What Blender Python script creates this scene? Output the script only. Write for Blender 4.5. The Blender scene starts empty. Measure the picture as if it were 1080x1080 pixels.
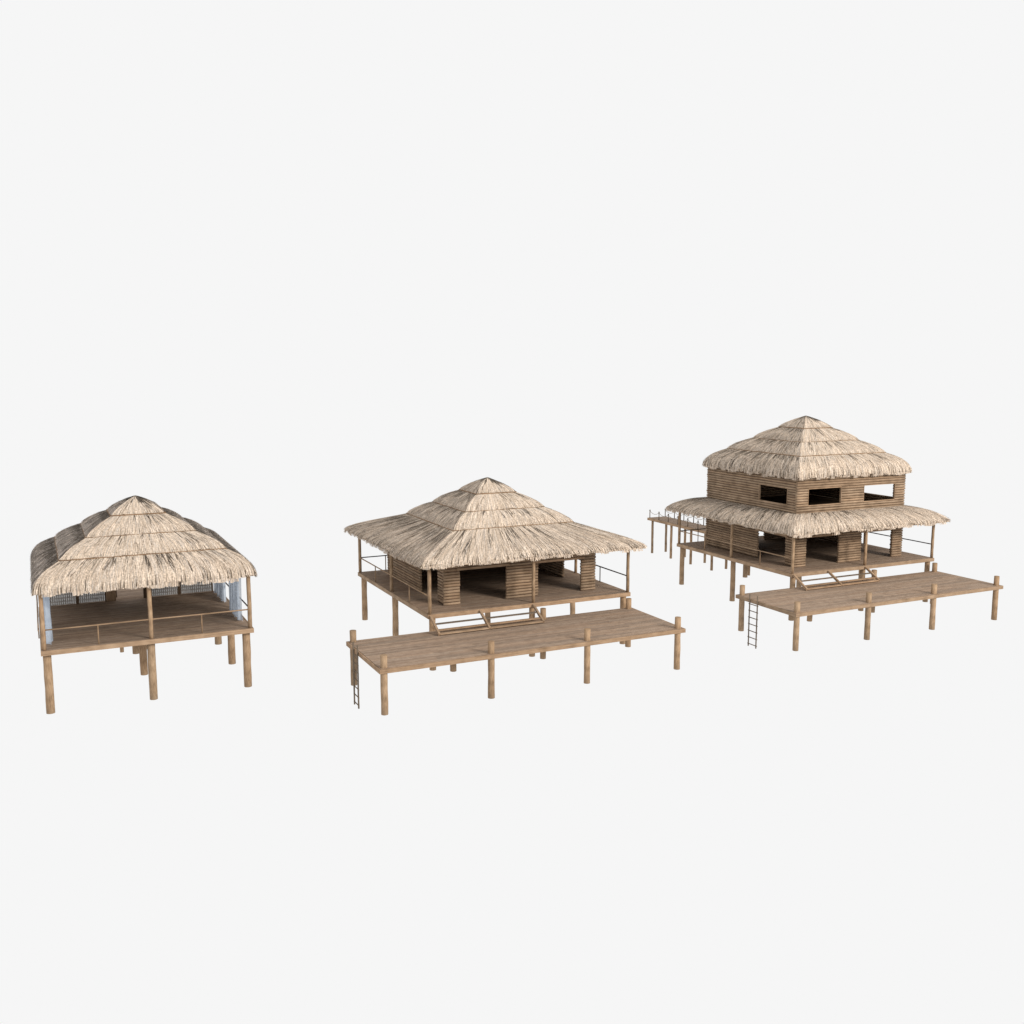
import bpy, math, random
from mathutils import Vector, Matrix
C = bpy.context.scene.collection
SC = bpy.context.scene
R = math.radians

# ------------------------------------------------------------ camera
cam = bpy.data.objects.new('camera', bpy.data.cameras.new('camera'))
C.objects.link(cam)
cam.data.lens = 35.0; cam.data.sensor_width = 36.0
cam.data.clip_start = 0.1; cam.data.clip_end = 1000
cam.location = (0, 0, 12.646)
cam.rotation_euler = (R(90 - 8.101), 0, R(-25.749))
SC.camera = cam

# ------------------------------------------------------------ world: even pale studio surround
w = bpy.data.worlds.new('World'); SC.world = w; w.use_nodes = True
bg = w.node_tree.nodes['Background']
bg.inputs[0].default_value = (0.9216, 0.9216, 0.9216, 1); bg.inputs[1].default_value = 1.0

# ------------------------------------------------------------ one large soft studio lamp, front right
ld = bpy.data.lights.new('key_lamp', 'AREA'); ld.shape = 'DISK'; ld.size = 26
ld.energy = 66000; ld.color = (1.0, 0.94, 0.86)
lo = bpy.data.objects.new('key_lamp', ld); C.objects.link(lo)
tgt = Vector((22, 42, 4)); ldir = Vector((0.42, -1.0, 0.50)).normalized()
lo.location = tgt + ldir * 90
lo.rotation_euler = (-ldir).to_track_quat('-Z', 'Y').to_euler()

SC.view_settings.view_transform = 'Standard'; SC.view_settings.look = 'None'
SC.view_settings.exposure = 0; SC.view_settings.gamma = 1
SC.view_settings.use_curve_mapping = False

# ------------------------------------------------------------ materials
def newmat(name):
    m = bpy.data.materials.new(name); m.use_nodes = True
    nt = m.node_tree; b = nt.nodes['Principled BSDF']
    b.inputs['Roughness'].default_value = 0.85
    b.inputs['Specular IOR Level'].default_value = 0.15
    return m, nt, b
def N(nt, t, **k):
    n = nt.nodes.new(t)
    for a, v in k.items(): setattr(n, a, v)
    return n
def ramp(nt, stops):
    r = N(nt, 'ShaderNodeValToRGB'); e = r.color_ramp.elements
    e[0].position, e[0].color = stops[0][0], (*stops[0][1], 1)
    e[1].position, e[1].color = stops[-1][0], (*stops[-1][1], 1)
    for p, c in stops[1:-1]:
        x = e.new(p); x.color = (*c, 1)
    return r
def wood(name, dark, mid, light, axis, fine=26, bump=0.25, stretch=.05, blotch=.38):
    """weathered wood, grain stretched along one object axis; per-piece tint from a colour attribute"""
    m, nt, b = newmat(name); L = nt.links
    tc = N(nt, 'ShaderNodeTexCoord'); mp = N(nt, 'ShaderNodeMapping')
    s = [fine, fine, fine]; s['xyz'.index(axis)] = fine * stretch
    mp.inputs['Scale'].default_value = s
    L.new(tc.outputs['Object'], mp.inputs['Vector'])
    n1 = N(nt, 'ShaderNodeTexNoise'); n1.inputs['Scale'].default_value = 1; n1.inputs['Detail'].default_value = 6
    n1.inputs['Roughness'].default_value = 0.7
    L.new(mp.outputs[0], n1.inputs['Vector'])
    n2 = N(nt, 'ShaderNodeTexNoise'); n2.inputs['Scale'].default_value = 2.3; n2.inputs['Detail'].default_value = 5
    L.new(tc.outputs['Object'], n2.inputs['Vector'])
    mx = N(nt, 'ShaderNodeMath', operation='MULTIPLY_ADD'); mx.inputs[1].default_value = 1 - blotch
    ml = N(nt, 'ShaderNodeMath', operation='MULTIPLY'); ml.inputs[1].default_value = blotch
    L.new(n2.outputs[0], ml.inputs[0]); L.new(n1.outputs[0], mx.inputs[0]); L.new(ml.outputs[0], mx.inputs[2])
    r = ramp(nt, [(0.34, dark), (0.5, mid), (0.66, light)])
    L.new(mx.outputs[0], r.inputs[0])
    at = N(nt, 'ShaderNodeAttribute', attribute_name='tint')
    mc = N(nt, 'ShaderNodeMix', data_type='RGBA', blend_type='MULTIPLY'); mc.inputs[0].default_value = 1
    L.new(r.outputs[0], mc.inputs[6]); L.new(at.outputs['Color'], mc.inputs[7])
    L.new(mc.outputs[2], b.inputs['Base Color'])
    bp = N(nt, 'ShaderNodeBump'); bp.inputs['Strength'].default_value = bump; bp.inputs['Distance'].default_value = 0.01
    L.new(n1.outputs[0], bp.inputs['Height']); L.new(bp.outputs[0], b.inputs['Normal'])
    return m
POST = wood('pole_wood', (.165, .108, .064), (.32, .213, .130), (.455, .32, .205), 'z', 34, stretch=.12)
RAILX = wood('rail_wood', (.18, .12, .073), (.32, .215, .137), (.44, .31, .205), 'x', 22)
RAILY = wood('rail_wood_side', (.18, .12, .073), (.32, .215, .137), (.44, .31, .205), 'y', 22)
DECK = wood('plank_wood', (.155, .108, .078), (.285, .206, .150), (.39, .297, .225), 'x', 48, stretch=.07, blotch=.16)
LOG = wood('log_wood', (.16, .108, .068), (.305, .212, .140), (.43, .31, .21), 'x', 24)
LOGY = wood('log_wood_side', (.16, .108, .068), (.305, .212, .140), (.43, .31, .21), 'y', 24)
DARKW = wood('dark_wood', (.07, .045, .028), (.12, .08, .05), (.17, .115, .075), 'z', 20)

DARKW2 = wood('ladder_wood', (.10, .075, .055), (.17, .13, .095), (.25, .19, .14), 'z', 20)
DARKR = wood('dark_rail_wood', (.035, .03, .026), (.06, .05, .042), (.10, .08, .065), 'y', 20)  # darker tone for the right and back rails

def thatch_mat(name):
    m, nt, b = newmat(name); L = nt.links
    at = N(nt, 'ShaderNodeAttribute', attribute_name='tint')
    tc = N(nt, 'ShaderNodeTexCoord')
    n = N(nt, 'ShaderNodeTexNoise'); n.inputs['Scale'].default_value = 16; n.inputs['Detail'].default_value = 8
    n.inputs['Roughness'].default_value = 0.75
    L.new(tc.outputs['Object'], n.inputs['Vector'])
    r = ramp(nt, [(0.34, (.60, .585, .57)), (0.62, (1.2, 1.2, 1.19))])
    L.new(n.outputs[0], r.inputs[0])
    mc = N(nt, 'ShaderNodeMix', data_type='RGBA', blend_type='MULTIPLY'); mc.inputs[0].default_value = 1
    L.new(r.outputs[0], mc.inputs[6]); L.new(at.outputs['Color'], mc.inputs[7])
    L.new(mc.outputs[2], b.inputs['Base Color'])
    b.inputs['Roughness'].default_value = 0.9
    return m
THATCH = thatch_mat('straw_thatch')

def weave_mat():
    m, nt, b = newmat('woven_cane'); L = nt.links
    tc = N(nt, 'ShaderNodeTexCoord'); sp = N(nt, 'ShaderNodeSeparateXYZ'); L.new(tc.outputs['Object'], sp.inputs[0])
    def saw(out, f, ph):
        a = N(nt, 'ShaderNodeMath', operation='MULTIPLY'); a.inputs[1].default_value = f; L.new(out, a.inputs[0])
        s = N(nt, 'ShaderNodeMath', operation='SINE')
        p = N(nt, 'ShaderNodeMath', operation='ADD'); p.inputs[1].default_value = ph
        L.new(a.outputs[0], p.inputs[0]); L.new(p.outputs[0], s.inputs[0]); return s.outputs[0]
    a = saw(sp.outputs[0], 2 * math.pi / 0.085, 0); c = saw(sp.outputs[2], 2 * math.pi / 0.15, 1)
    mu = N(nt, 'ShaderNodeMath', operation='MULTIPLY_ADD'); L.new(a, mu.inputs[2]); L.new(a, mu.inputs[0]); L.new(c, mu.inputs[1])
    ad = N(nt, 'ShaderNodeMath', operation='MULTIPLY_ADD'); ad.inputs[1].default_value = 0.35; ad.inputs[2].default_value = 0.5
    L.new(mu.outputs[0], ad.inputs[0])
    n = N(nt, 'ShaderNodeTexNoise'); n.inputs['Scale'].default_value = 14; L.new(tc.outputs['Object'], n.inputs['Vector'])
    ad2 = N(nt, 'ShaderNodeMath', operation='MULTIPLY_ADD'); ad2.inputs[1].default_value = 0.6
    L.new(n.outputs[0], ad2.inputs[0]); L.new(ad.outputs[0], ad2.inputs[2])
    r = ramp(nt, [(0.55, (.20, .18, .16)), (0.8, (.40, .37, .34)), (1.0, (.60, .57, .53))])
    hole = N(nt, 'ShaderNodeMapRange'); hole.inputs['From Min'].default_value = .80; hole.inputs['From Max'].default_value = .92
    hole.inputs['To Min'].default_value = 1.0; hole.inputs['To Max'].default_value = 0.5
    L.new(ad2.outputs[0], hole.inputs['Value']); L.new(hole.outputs[0], b.inputs['Alpha'])
    L.new(ad2.outputs[0], r.inputs[0]); L.new(r.outputs[0], b.inputs['Base Color'])
    return m
WEAVE = weave_mat()

def cloth_mat():
    m, nt, b = newmat('sheer_cloth'); L = nt.links
    tc = N(nt, 'ShaderNodeTexCoord'); n = N(nt, 'ShaderNodeTexNoise'); n.inputs['Scale'].default_value = 3
    L.new(tc.outputs['Object'], n.inputs['Vector'])
    r = ramp(nt, [(0.3, (.42, .49, .59)), (0.7, (.58, .65, .74))])
    L.new(n.outputs[0], r.inputs[0]); L.new(r.outputs[0], b.inputs['Base Color'])
    b.inputs['Alpha'].default_value = 0.66
    return m
CLOTH = cloth_mat()
def rope_mat():
    m, nt, b = newmat('rope_fibre'); L = nt.links
    tc = N(nt, 'ShaderNodeTexCoord'); n = N(nt, 'ShaderNodeTexNoise'); n.inputs['Scale'].default_value = 40
    L.new(tc.outputs['Object'], n.inputs['Vector'])
    r = ramp(nt, [(0.3, (.16, .12, .09)), (0.7, (.30, .24, .18))])
    L.new(n.outputs[0], r.inputs[0]); L.new(r.outputs[0], b.inputs['Base Color'])
    return m
ROPE = rope_mat()

# ------------------------------------------------------------ mesh builder
class MB:
    def __init__(s): s.v = []; s.f = []; s.c = []; s.sm = []
    def face(s, idx, tint, smooth=False): s.f.append(idx); s.c.append(tint); s.sm.append(smooth)
    def box(s, x0, x1, y0, y1, z0, z1, t=None):
        t = t or tintv(); b = len(s.v)
        s.v += [(x, y, z) for z in (z0, z1) for y in (y0, y1) for x in (x0, x1)]
        for q in ((0, 2, 3, 1), (4, 5, 7, 6), (0, 1, 5, 4), (2, 6, 7, 3), (0, 4, 6, 2), (1, 3, 7, 5)):
            s.face([b + i for i in q], t)
    def beam(s, p, q, wd, ht, t=None):
        """rectangular bar from p to q, ht measured upward"""
        t = t or tintv(); p = Vector(p); q = Vector(q); d = (q - p).normalized()
        side = d.cross(Vector((0, 0, 1)))
        side = side.normalized() * wd / 2 if side.length > 1e-4 else Vector((wd / 2, 0, 0))
        up = side.cross(d).normalized() * ht / 2
        b = len(s.v)
        for a in (p, q):
            for e in (-side - up, side - up, side + up, -side + up): s.v.append(tuple(a + e))
        for q4 in ((0, 1, 2, 3), (7, 6, 5, 4), (0, 4, 5, 1), (1, 5, 6, 2), (2, 6, 7, 3), (3, 7, 4, 0)):
            s.face([b + i for i in q4], t)
    def pole(s, p, q, r, n=10, rings=4, wob=0.0, r2=None, t=None, rnd=random):
        t = t or tintv(); p = Vector(p); q = Vector(q); d = (q - p)
        zz = d.normalized(); a = zz.cross(Vector((0, 1, 0) if abs(zz.y) < .9 else (1, 0, 0))).normalized(); bb = zz.cross(a)
        b = len(s.v); r2 = r2 if r2 else r
        for k in range(rings + 1):
            u = k / rings; o = p + d * u
            if 0 < k < rings and wob: o = o + a * rnd.uniform(-wob, wob) + bb * rnd.uniform(-wob, wob)
            rr = (r + (r2 - r) * u) * (1 + (rnd.uniform(-.04, .04) if wob else 0))
            for i in range(n):
                an = 2 * math.pi * (i + .5) / n
                s.v.append(tuple(o + a * math.cos(an) * rr + bb * math.sin(an) * rr))
        for k in range(rings):
            for i in range(n):
                j = (i + 1) % n
                s.face([b + k * n + i, b + k * n + j, b + (k + 1) * n + j, b + (k + 1) * n + i], t, True)
        e = (t[0] * .92, t[1] * .92, t[2] * .92)
        s.face([b + i for i in reversed(range(n))], e); s.face([b + rings * n + i for i in range(n)], e)
    def build(s, name, mat, parent=None, loc=(0, 0, 0)):
        me = bpy.data.meshes.new(name); me.from_pydata(s.v, [], s.f)
        ca = me.color_attributes.new('tint', 'FLOAT_COLOR', 'CORNER')
        buf = []
        for f, c in zip(s.f, s.c):
            buf += [c[0], c[1], c[2], 1.0] * len(f)
        ca.data.foreach_set('color', buf)
        me.polygons.foreach_set('use_smooth', s.sm); me.materials.append(mat); me.update()
        o = bpy.data.objects.new(name, me); C.objects.link(o); o.location = loc
        if parent: o.parent = parent
        return o
rng = random.Random(11)
def tintv(a=0.12):
    k = 1 + rng.uniform(-a, a); h = rng.uniform(-.03, .03)
    return (k * (1 + h), k, k * (1 - h))

def thing(name, label, cat, loc, group=None):
    o = bpy.data.objects.new(name, None); C.objects.link(o); o.location = loc; o.empty_display_size = .3
    o['label'] = label; o['category'] = cat
    if group: o['group'] = group
    return o

# ------------------------------------------------------------ thatched roofs
def bez(P, t):
    a, b, c, d = [(1 - t) ** 3, 3 * t * (1 - t) ** 2, 3 * t * t * (1 - t), t ** 3]
    return (a * P[0][0] + b * P[1][0] + c * P[2][0] + d * P[3][0], a * P[0][1] + b * P[1][1] + c * P[2][1] + d * P[3][1])
def bezn(P, t):
    e = 1e-3; p = bez(P, max(0, t - e)); q = bez(P, min(1, t + e))
    dx, dz = q[0] - p[0], q[1] - p[1]; l = math.hypot(dx, dz) or 1
    return (-dz / l, dx / l)            # outward/up
SIDES = [((1, 0), (0, -1)), ((0, 1), (1, 0)), ((-1, 0), (0, 1)), ((0, -1), (-1, 0))]   # (along, outward)
STRAW = [(.66, .54, .43), (.73, .605, .485), (.59, .48, .38), (.70, .57, .45), (.79, .665, .55), (.44, .355, .28), (.64, .545, .46), (.59, .515, .445)]
DARK = [(.050, .040, .033), (.09, .072, .058), (.14, .115, .09), (.20, .165, .13)]
def thatch(P, parent, seed, rows, eave=False, tip=0.0, darkness=1.0, width=0.026):
    """one tier of overlapping straw: a solid bed following the profile P plus curved blades combed down it"""
    rd = random.Random(seed); m = MB()
    SEG = 10
    # solid bed, its underside and hem
    depth = 0.05
    for (al, ou) in SIDES:
        b = len(m.v)
        for k in range(SEG + 1):
            t = k / SEG; s_, z = bez(P, t); nx, nz = bezn(P, t)
            for (dd) in (0.015, 0.015 + (0.14 if eave else depth)):
                ss = max(s_ - nx * dd, 0.002); zz = z - nz * dd
                for u in (-1, 1):
                    m.v.append((al[0] * u * ss + ou[0] * ss, al[1] * u * ss + ou[1] * ss, zz))
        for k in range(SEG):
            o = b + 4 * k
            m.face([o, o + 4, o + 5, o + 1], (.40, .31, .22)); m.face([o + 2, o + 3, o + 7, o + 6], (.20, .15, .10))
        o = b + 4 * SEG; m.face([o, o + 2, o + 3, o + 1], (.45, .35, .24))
    # blades
    total = 0
    base_dark = darkness
    for (al, ou) in SIDES:
        darkness = base_dark * 1.6 if al[0] == 0 else .34      # more dark blades on flanks, painting in the shaded undersides of the straw
        S3 = P[3][0]
        clumps = [(rd.uniform(-1, 1), rd.uniform(-.05, .5), rd.uniform(.04, .16) / S3) for _ in range(int(7 * S3 * darkness))]
        tufts = []; tu = -1.0
        while tu < 1:
            tufts.append((tu, rd.triangular(-.55, 1.0, .3))); tu += rd.uniform(.07, .26) / S3
        for (ta, tb, dens, lift) in rows:
            smax = bez(P, min(tb, 1))[0]
            n = int(2 * smax / width * dens)
            for i in range(n):
                u = -1 + 2 * (i + rd.random()) / n
                t0 = max(0, ta + rd.uniform(-.10, .10)); t1 = tb + rd.uniform(-.07, .05)
                over = 0
                if tb >= .999:
                    t1 = 1.0; over = tip * (rd.uniform(-.12, .12) + [q[1] for q in tufts if q[0] <= u][-1])
                wd = width * rd.uniform(.55, 1.25)
                col = rd.choice(STRAW); k = rd.uniform(.82, 1.12); col = tuple(c * k for c in col)
                pd = .045 * darkness
                for cu, ct, cw in clumps:
                    if abs(u - cu) < cw and t0 < ct + .1: pd = .30
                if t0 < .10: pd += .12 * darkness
                if al[0] == 0 and base_dark > 1.2:       # silvered flank: shaded relief painted into the blade colours
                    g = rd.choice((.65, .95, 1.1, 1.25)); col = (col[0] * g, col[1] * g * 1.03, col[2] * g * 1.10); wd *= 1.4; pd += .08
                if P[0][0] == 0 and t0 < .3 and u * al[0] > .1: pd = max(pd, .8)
                dk = rd.random() < pd
                if dk:
                    col = rd.choice(DARK); t1 = min(t1, t0 + rd.uniform(.14, .45)); over = 0; wd *= .62
                ns = 4; skew = rd.gauss(0, .005); L0 = lift * rd.uniform(.3, 1.3) + (.012 if dk else 0)
                b = len(m.v)
                for j in range(ns + 1):
                    t = t0 + (t1 - t0) * j / ns; s_, z = bez(P, min(t, 1)); nx, nz = bezn(P, min(t, 1))
                    if j == ns and over: z -= over; s_ -= over * .12
                    lf = L0 * (.25 + .75 * j / ns)
                    so = s_ + nx * lf; zo = z + nz * lf
                    lat = u * s_ + skew * j * max(s_, .5)
                    w2 = wd / 2 * (1 if j < ns else (.9 if tb >= .999 else .35))
                    w2 = min(w2, max(s_ * .12, .008))
                    for e in (-w2, w2):
                        q = lat + e; q = max(-so, min(so, q))
                        m.v.append((al[0] * q + ou[0] * so, al[1] * q + ou[1] * so, zo))
                for j in range(ns):
                    o = b + 2 * j; m.face([o, o + 1, o + 3, o + 2], col)
        if tb >= .999 and eave:                # dark slits where one tuft ends and the next begins
            for tu, _ in tufts:
                if rd.random() < .55: continue
                ta2 = rd.uniform(.62, .86); b = len(m.v); u = tu
                for j in range(3):
                    t = ta2 + (1 - ta2) * j / 2; s_, z = bez(P, t); nx, nz = bezn(P, t); so = s_ + nx * .075; zo = z + nz * .075
                    w2 = .004 + .006 * j
                    for e in (-w2, w2): m.v.append((al[0] * (u * s_ + e) + ou[0] * so, al[1] * (u * s_ + e) + ou[1] * so, zo))
                for j in range(2):
                    o = b + 2 * j; m.face([o, o + 1, o + 3, o + 2], (.10, .075, .05))
    return m.build('thatch_tier', THATCH, parent)
def batten(s, z, parent, r=.032):
    m = MB(); t = (.74, .70, .64)
    for (al, ou) in SIDES:
        p = (-al[0] * s + ou[0] * s, -al[1] * s + ou[1] * s, z); q = (al[0] * s + ou[0] * s, al[1] * s + ou[1] * s, z)
        m.pole(p, q, r, 8, 6, .008, t=t, rnd=rng)
    return m.build('batten', RAILX, parent)
def small(s0, z0): return [(s0, z0), (s0 + .42, z0 - .17), (s0 + .83, z0 - .38), (s0 + 1.0, z0 - .66)]
ROWS_S = [(0.0, .55, 1.5, .02), (.2, .8, 1.5, .03), (.45, 1.0, 2.0, .04), (.62, 1.0, 1.6, .05)]
ROWS_E = [(0.0, .40, 1.3, .02), (.12, .6, 1.3, .03), (.3, .8, 1.3, .035), (.5, 1.0, 1.5, .04), (.62, 1.0, 1.7, .05), (.75, 1.0, 1.6, .06)]
def roof(parent, c, ztop, kind, seed, dk=1.0):
    """kind 'skirt': wide last tier to 5.5 m; kind 'drum': last tier drops steeply at 4 m"""
    m = MB(); t = (1, 1, 1); z0 = ztop - .2
    # hip rafters and ring beams carry the thatch
    se, ze = (5.3, ztop - 2.93) if kind == 'skirt' else (3.85, ztop - 2.65)
    for sx, sy in ((-1, -1), (1, -1), (1, 1), (-1, 1)):
        m.pole((sx * .06, sy * .06, z0 - .15), (sx * 2.85, sy * 2.85, ztop - 2.2), .06, 8, 3, .01, rnd=rng)
        m.pole((sx * 2.85, sy * 2.85, ztop - 2.2), (sx * se, sy * se, ze), .06, 8, 3, .01, rnd=rng)
    for (al, ou) in SIDES:
        for s, z in ((1.8, ztop - 1.5), (2.8, ztop - 2.25)):
            m.pole((-al[0] * s + ou[0] * s, -al[1] * s + ou[1] * s, z), (al[0] * s + ou[0] * s, al[1] * s + ou[1] * s, z), .05, 8, 3, .01, rnd=rng)
    r = m.build('roof', DARKW, parent, (c, c, 0))
    tiers = [small(0.0, ztop), small(1.0, ztop - .64), small(2.0, ztop - 1.28)]
    tiers[0] = [(0, ztop), (.36, ztop - .16), (.8, ztop - .37), (1.0, ztop - .64)]
    for i, P in enumerate(tiers):
        thatch(P, r, seed + i, ROWS_S, False, .05, dk)
        batten(P[3][0] + .035, P[3][1] - .01, r)
    zb = ztop - 1.93
    if kind == 'skirt': P = [(3, zb), (4.1, zb - .40), (5.3, zb - .66), (5.5, zb - 1.02)]
    else: P = [(3, zb), (3.5, zb - .22), (3.98, zb - .46), (3.98, zb - 1.03)]
    thatch(P, r, seed + 9, ROWS_E, True, .20, dk)
    return r

# ------------------------------------------------------------ timber parts
def leg(parent, x, y, z1, r, z0=0.0, name='leg'):
    m = MB(); m.pole((0, 0, 0), (0, 0, z1 - z0), r, 12, 5, .006, r2=r * .97, rnd=rng)
    return m.build(name, POST, parent, (x, y, z0))
def post(parent, x, y, z0, z1, r=.08): return leg(parent, x, y, z1, r, z0, 'post')
def deck(parent, W, D, z, th=.19, x0=0, y0=0, pw=.155):
    m = MB(); y = .068; t = 0
    while y < D - .068:
        y2 = min(y + pw - .008, D - .068)
        x = .066; L = rng.uniform(1.5, 4.5)
        while x < W - .066:
            x2 = min(x + L, W - .066)
            m.box(x, x2 - .004, y, y2, z - .045, z - rng.uniform(0, .004), tintv(.16)); x = x2; L = rng.uniform(3, 5)
        y += pw
    m.box(.06, W - .06, .06, D - .06, z - .075, z - .048, (.5, .5, .5))  # dark sheet added under the planks to block light through the gaps
    for k in range(1, int(W / 1.2)):
        xx = W * k / int(W / 1.2); m.box(xx - .05, xx + .05, .08, D - .08, z - th + .01, z - .078, (.6, .6, .6))
    d = m.build('deck', DECK, parent, (x0, y0, 0))
    zt = z - .008
    for a in ((0, W, 0, .048), (0, W, D - .048, D)):
        f = MB(); f.box(*a, z - th, zt); f.build('edge_board', RAILX, d)
    for a in ((0, .048, .05, D - .05), (W - .048, W, .05, D - .05)):
        f = MB(); f.box(*a, z - th, zt); f.build('edge_board', RAILY, d)
    return d
def railing(parent, p, q, z, bal, r=.028, base=2.473, br=.024, mat=None, bmat=None):
    m = MB(); m.pole((p[0], p[1], z), (q[0], q[1], z), r, 8, 6, .004, rnd=rng)
    o = m.build('railing', mat or (RAILX if p[1] == q[1] else RAILY), parent)
    for b in bal:
        x, y = (b, p[1]) if p[1] == q[1] else (p[0], b)
        n = MB(); n.pole((0, 0, 0), (0, 0, z - base), br, 8, 1, rnd=rng); n.build('baluster', bmat or POST, o, (x, y, base))
    return o
def log_wall(parent, axis, fixed, a0, a1, z0, z1, openings, shift=0.0, pitch=.135, r=.062):
    """stacked round logs; openings = (from, to, zlow, zhigh); shift alternates courses at the corners"""
    m = MB(); z = z0 + r + shift
    while z < z1:
        segs = [(a0, a1)]
        for (o0, o1, zl, zh) in openings:
            if zl < z < zh:
                ns = []
                for s0, s1 in segs:
                    if o0 > s0: ns.append((s0, min(o0, s1)))
                    if o1 < s1: ns.append((max(o1, s0), s1))
                segs = [x for x in ns if x[1] - x[0] > .05]
        for s0, s1 in segs:
            s0 += rng.uniform(-.02, .015); s1 += rng.uniform(-.015, .02)
            p, q = ((s0, fixed, z), (s1, fixed, z)) if axis == 'x' else ((fixed, s0, z), (fixed, s1, z))
            m.pole(p, q, r * rng.uniform(.95, 1.05), 10, 3, .004, t=tintv(.15), rnd=rng)
        z += pitch
    g = .028; e0, e1 = a0 + .12, a1 - .12; dk = (.30, .28, .26)      # backing board added to block light, tinted to darken the gaps between logs
    ops = sorted(openings); cuts = [e0] + [x for o in ops for x in (o[0], o[1])] + [e1]
    def slab(u0, u1, w0, w1):
        if axis == 'x': m.box(u0, u1, fixed - g, fixed + g, w0, w1, dk)
        else: m.box(fixed - g, fixed + g, u0, u1, w0, w1, dk)
    for i in range(0, len(cuts), 2): slab(cuts[i] + (.02 if i else 0), cuts[i + 1] - .02, z0 + .01, z1 - .01)
    for o in ops:
        slab(o[0] - .018, o[1] + .018, o[3] + .04, z1 - .012)
        if o[2] > z0: slab(o[0] - .018, o[1] + .018, z0 + .012, o[2] - .03)
    return m.build('wall', LOG if axis == 'x' else LOGY, parent)

ZD = 2.473; ZR = 3.22
# ------------------------------------------------------------ the two log houses
def log_house(name, label, X, Y, two, seed):
    h = thing(name, label, 'hut' if not two else 'house', (X, Y, 0))
    deck(h, 10, 10, ZD)
    for y in (.22, 5.0, 9.78):
        for x in (.26, 5.0, 9.74): leg(h, x, y, ZD - .1, .142)
    for x, y in ((.1, .1), (5, .1), (9.9, .1), (.1, 5), (9.9, 5), (.1, 9.9), (5, 9.9), (9.9, 9.9)):
        post(h, x, y, ZD - .005, 4.72, .078)
    railing(h, (.1, .1), (.1, 9.9), ZR, (2.6, 7.4))
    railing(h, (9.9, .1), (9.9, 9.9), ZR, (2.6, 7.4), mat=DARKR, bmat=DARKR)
    if two:
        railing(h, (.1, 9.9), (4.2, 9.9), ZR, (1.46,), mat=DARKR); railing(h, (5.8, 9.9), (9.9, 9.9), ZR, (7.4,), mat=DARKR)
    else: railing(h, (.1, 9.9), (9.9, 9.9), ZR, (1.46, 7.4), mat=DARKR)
    # beam under the eaves, on the posts
    m = MB()
    for a in (.1, 9.9):
        m.pole((.1, a, 4.66), (9.9, a, 4.66), .06, 8, 6, .006, rnd=rng); m.pole((a, .1, 4.72), (a, 9.9, 4.72), .06, 8, 6, .006, rnd=rng)
    m.build('eave_beam', RAILX, h)
    z1 = 5.1
    door = 4.02
    A, B = 1.25, 8.75
    side = [(1.95, 4.2, 0, door)]
    front = [(1.95, 4.2, 0, door), (5.8, 8.05, 0, door)]
    back = [(4.42, 5.5, 0, door)] if two else []
    log_wall(h, 'x', A, A - .062, B + .062, ZD, z1, front)
    log_wall(h, 'x', B, A - .062, B + .062, ZD, z1, back)
    log_wall(h, 'y', A, A + .03, B - .03, ZD, z1, side, .0675)
    log_wall(h, 'y', B, A + .03, B - .03, ZD, z1, side, .0675)
    lin = [('x', A, 1.8, 4.35), ('x', A, 5.65, 8.2), ('y', A, 1.8, 4.35)]
    for ax, f, a0, a1 in lin:
        m = MB()
        if ax == 'x': m.box(a0, a1, f - .085, f + .085, door - .03, door + .07)
        else: m.box(f - .085, f + .085, a0, a1, door - .03, door + .07)
        m.build('lintel', RAILX if ax == 'x' else RAILY, h)
    m = MB(); m.box(A + .08, B - .08, A + .08, B - .08, 5.0, 5.1, (1, 1, 1)); m.build('upper_floor' if two else 'ceiling', DARKW, h)
    if not two:
        roof(h, 5.0, 7.57, 'skirt', seed)
    else:
        zl, zh = 5.68, 6.55; zt = 7.62
        win = [(1.95, 4.2, zl, zh), (5.8, 8.05, zl, zh)]
        log_wall(h, 'x', A, A - .062, B + .062, z1, zt, win)
        log_wall(h, 'x', B, A - .062, B + .062, z1, zt, [])
        log_wall(h, 'y', A, A + .03, B - .03, z1, zt, win[:1], .0675)
        log_wall(h, 'y', B, A + .03, B - .03, z1, zt, win[:1], .0675)
        for ax, f, lst in (('x', A, win), ('y', A, win[:1])):
            for (o0, o1, _, _) in lst:           # slim boards lining each window opening
                m = MB(); g = .058
                def bb(u0, u1, w0, w1):
                    if ax == 'x': m.box(u0, u1, f - g, f + g, w0, w1)
                    else: m.box(f - g, f + g, u0, u1, w0, w1)
                bb(o0, o1, zl - .03, zl + .012); bb(o0, o1, zh - .012, zh + .03)
                bb(o0 - .012, o0 + .012, zl + .013, zh - .013); bb(o1 - .012, o1 + .012, zl + .013, zh - .013)
                m.build('window_frame', RAILX if ax == 'x' else RAILY, h)
        # lower skirt of thatch round the storey line
        m = MB()
        for sx, sy in ((-1, -1), (1, -1), (1, 1), (-1, 1)):
            m.pole((sx * 3.7, sy * 3.7, 5.1), (sx * 5.35, sy * 5.35, 4.56), .055, 8, 3, .01, rnd=rng)
        for (al, ou) in SIDES:
            m.pole((-al[0] * 5.2 + ou[0] * 5.2, -al[1] * 5.2 + ou[1] * 5.2, 4.62), (al[0] * 5.2 + ou[0] * 5.2, al[1] * 5.2 + ou[1] * 5.2, 4.62), .05, 8, 3, .01, rnd=rng)
        lr = m.build('roof', DARKW, h, (5, 5, 0))
        thatch([(3.84, 5.30), (4.5, 5.24), (5.25, 4.95), (5.47, 4.53)], lr, seed + 40, ROWS_E, True, .20)
        roof(h, 5.0, 10.13, 'drum', seed)
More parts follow.
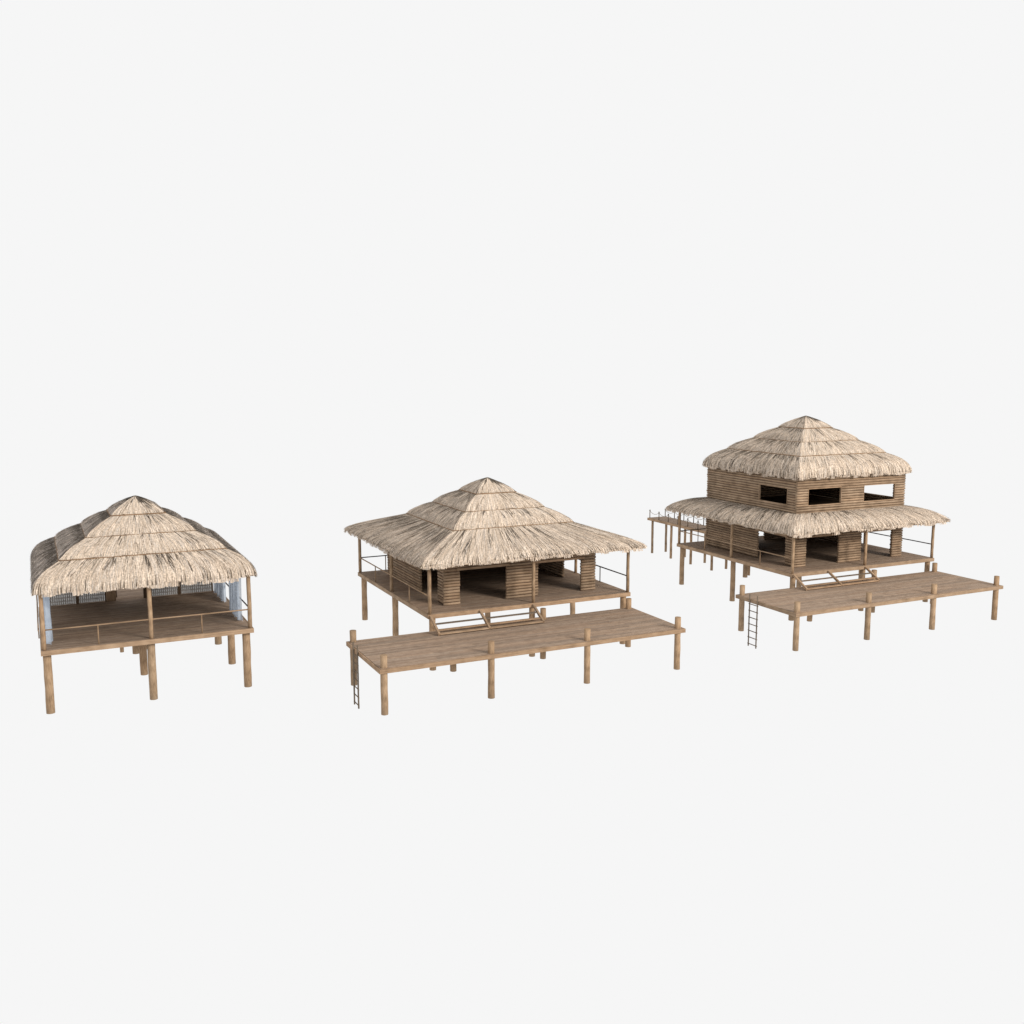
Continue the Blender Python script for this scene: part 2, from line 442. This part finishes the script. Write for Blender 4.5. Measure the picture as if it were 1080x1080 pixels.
    # broad open stair down to the jetty
    for i, x in enumerate((.09, 2.37, 4.93)):
        m = MB(); m.beam((x, -.03, ZD - .07), (x, -1.02, 1.86), .085, .11)
        st = m.build('stair_string', RAILY, h)
        if i < 2:
            x2 = (2.37, 4.93)[i]
            for (yy, zz) in ((-.45, 2.165), (-.76, 1.985), (-.95, 1.875)):
                m = MB(); m.box(x + .045, x2 - .045, yy - .075, yy + .075, zz - (.02 if zz > 1.9 else .035), zz + .02); m.build('tread', DARKW2 if zz > 2.1 else RAILX, st)
    return h

def jetty(label, X, Y):
    j = thing('jetty', label, 'jetty', (X, Y, 0), 'low jetties in front of the log houses')
    deck(j, 13.56, 4.3, 1.795, .175, -3.6, -4.41)
    for y in (-4.2, -.32):
        for x in (-3.37, .98, 5.27, 9.70): leg(j, x, y, 2.27 if (x, y) != (.98, -.32) else 1.82, .135)
    return j
def ladder(label, X, Y):
    l = thing('ladder', label, 'ladder', (X - 3.633, Y - 1.5, -.5), 'ladders hanging from the jetties')
    for s in (-.28, .28):
        m = MB(); m.pole((0, 0, 0), (0, 0, 2.55), .032, 8, 4, .006, rnd=rng); m.build('stile', DARKW2, l, (0, s, 0))
    for k in range(7):
        m = MB(); m.pole((0, -.34, 0), (0, .34, 0), .022, 8, 2, .003, rnd=rng); m.build('rung', DARKW2, l, (0, 0, .12 + .325 * k))
    return l

def walkway(label, X, Y, xs, xe, cx):
    """narrow pier behind a hut: deck on thin stilts with rope rails"""
    p = thing('footbridge', label, 'footbridge', (X, Y, 0), 'narrow rope railed footbridges behind the huts')
    deck(p, 1.5, xe - xs, ZD - .01, .17, cx - .75, xs)
    y = xs + .12
    while y < xe:
        for s in (-.57, .57): leg(p, cx + s, y, ZD - .08, .085)
        y += 2.26
    n = 8; ys = [xs + .5 + (xe - xs - .65) * i / n for i in range(n + 1)]
    for s in (-.64, .64):
        for i, yy in enumerate(ys):
            m = MB(); m.pole((0, 0, 0), (0, 0, .55), .03, 8, 2, .003, rnd=rng)
            m.pole((0, 0, .50), (0, 0, .56), .045, 8, 1, 0, rnd=rng)
            m.build('rope_post', DARKW2, p, (cx + s, yy, ZD - .012))
            if i:
                m = MB(); prev = None
                for k in range(7):
                    u = k / 6; pt = (cx + s, ys[i - 1] + (yy - ys[i - 1]) * u, ZD + .47 - .17 * 4 * u * (1 - u))
                    if prev: m.pole(prev, pt, .014, 6, 1, t=(1, 1, 1), rnd=rng)
                    prev = pt
                m.build('rope', ROPE, p)
    return p

H2 = (14.553, 38.262); H3 = (34.144, 38.262); H1 = (-.18, 39.28)
log_house('log_hut', 'single storey log hut on stilts with wide thatched roof, middle of the three', *H2, False, 100)
jetty('bare plank jetty on stilts below the single storey middle hut', *H2)
ladder('dark ladder almost hidden by the corner stilt of the middle hut jetty', *H2)
log_house('log_house', 'two storey log house on stilts with square windows and two thatched roofs', *H3, True, 300)
jetty('plank jetty on stilts in front of the two storey log house', *H3)
ladder('thin dark ladder hanging clear off the jetty of the two storey house', *H3)
walkway('long rope railed footbridge on thin stilts behind the two storey house', *H3, 10.03, 19.6, 5.01)

# ------------------------------------------------------------ open pavilion on the left
X, Y = H1
h = thing('open_pavilion', 'open sided thatched pavilion on stilts with curtains and woven back screens', 'pavilion', (X, Y, 0))
WP = 7.7
deck(h, WP, WP, ZD, .19)
for y in (.35, 3.85, 7.35):
    for x in (.2, 3.84, 7.45): leg(h, x, y, ZD - .1, .155)
for x in (.12, 3.85, 7.58):
    for y in (.13, 3.85, 7.57):
        if x == 3.85 and y == 3.85: continue
        post(h, x, y, ZD - .005, 4.85 if not (x == 3.85 and y > 7) else 4.8, .082) if not (x == 3.85 and y > 7) else None
railing(h, (.12, .13), (7.58, .13), ZR, (1.98, 5.73))
railing(h, (-.03, .13), (-.03, 7.5), ZR, (2.0, 5.7))
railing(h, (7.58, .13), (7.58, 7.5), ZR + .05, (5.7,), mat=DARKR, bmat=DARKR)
m = MB()
for a in (.12, 7.58):
    m.pole((.12, a, 4.84), (7.58, a, 4.84), .06, 8, 6, .006, rnd=rng); m.pole((a, .12, 4.9), (a, 7.58, 4.9), .06, 8, 6, .006, rnd=rng)
m.build('eave_beam', RAILX, h)
# woven screens along the back, either side of the doorway
for x0, x1 in ((.35, 1.52), (1.62, 2.70), (4.48, 5.80), (5.90, 7.30)):
    m = MB(); m.box(x0, x1, 7.56, 7.60, ZD + .02, 4.6, (1, 1, 1)); s = m.build('woven_screen', WEAVE, h)
    f = MB()
    f.box(x0 - .05, x0 + .01, 7.54, 7.62, ZD + .002, 4.62, (1, 1, 1)); f.box(x1 - .01, x1 + .0495, 7.54, 7.62, ZD + .002, 4.62, (1, 1, 1))
    f.build('screen_frame', DARKW, s)
for x0, x1 in ((2.76, 3.14), (4.30, 4.42)):
    m = MB(); m.box(x0, x1, 7.52, 7.64, ZD + .002, 4.62, (1, 1, 1)); m.build('door_post', DARKW if x0 > 4 else POST, h)
roof(h, 3.85, 7.57, 'drum', 500, 1.9)
walkway('footbridge behind the open pavilion, seen through its back doorway', X, Y, 7.73, 17.2, 3.85)

# curtains hang from the side beams
def curtain(label, x, y0, y1, seed, amp=.09):
    rd = random.Random(seed); me = MB(); n = 60; rows = 14
    W = y1 - y0; ph = rd.uniform(0, 6); zt, zb = 4.78, ZD + .03
    for k in range(rows + 1):
        u = k / rows; z = zt + (zb - zt) * u
        for i in range(n + 1):
            v = i / n; yy = (v - .5) * W * (1 - .12 * math.sin(u * math.pi))
            xx = amp * (math.sin(v * 2 * math.pi * W / .34 + ph) * (.6 + .4 * u) + .3 * math.sin(v * 17 + u * 3 + ph)) 
            me.v.append((xx, yy, z + (0.03 * math.sin(v * 25) if k == rows else 0)))
    for k in range(rows):
        for i in range(n):
            a = k * (n + 1) + i; me.face([a, a + 1, a + n + 2, a + n + 1], (1, 1, 1), True)
    o = me.build('curtain', CLOTH, None, (X + x, Y + (y0 + y1) / 2, 0))
    o['label'] = label; o['category'] = 'curtain'; o['group'] = 'grey blue curtains in the open pavilion'
    return o
curtain('sheer grey blue curtain nearest the front right post of the pavilion', 7.42, 1.15, 3.55, 1)
curtain('grey blue curtain by the back right corner screens of the pavilion', 7.42, 4.9, 7.4, 2)
curtain('grey blue curtain along the left side of the pavilion', .30, .7, 4.2, 3, .12)
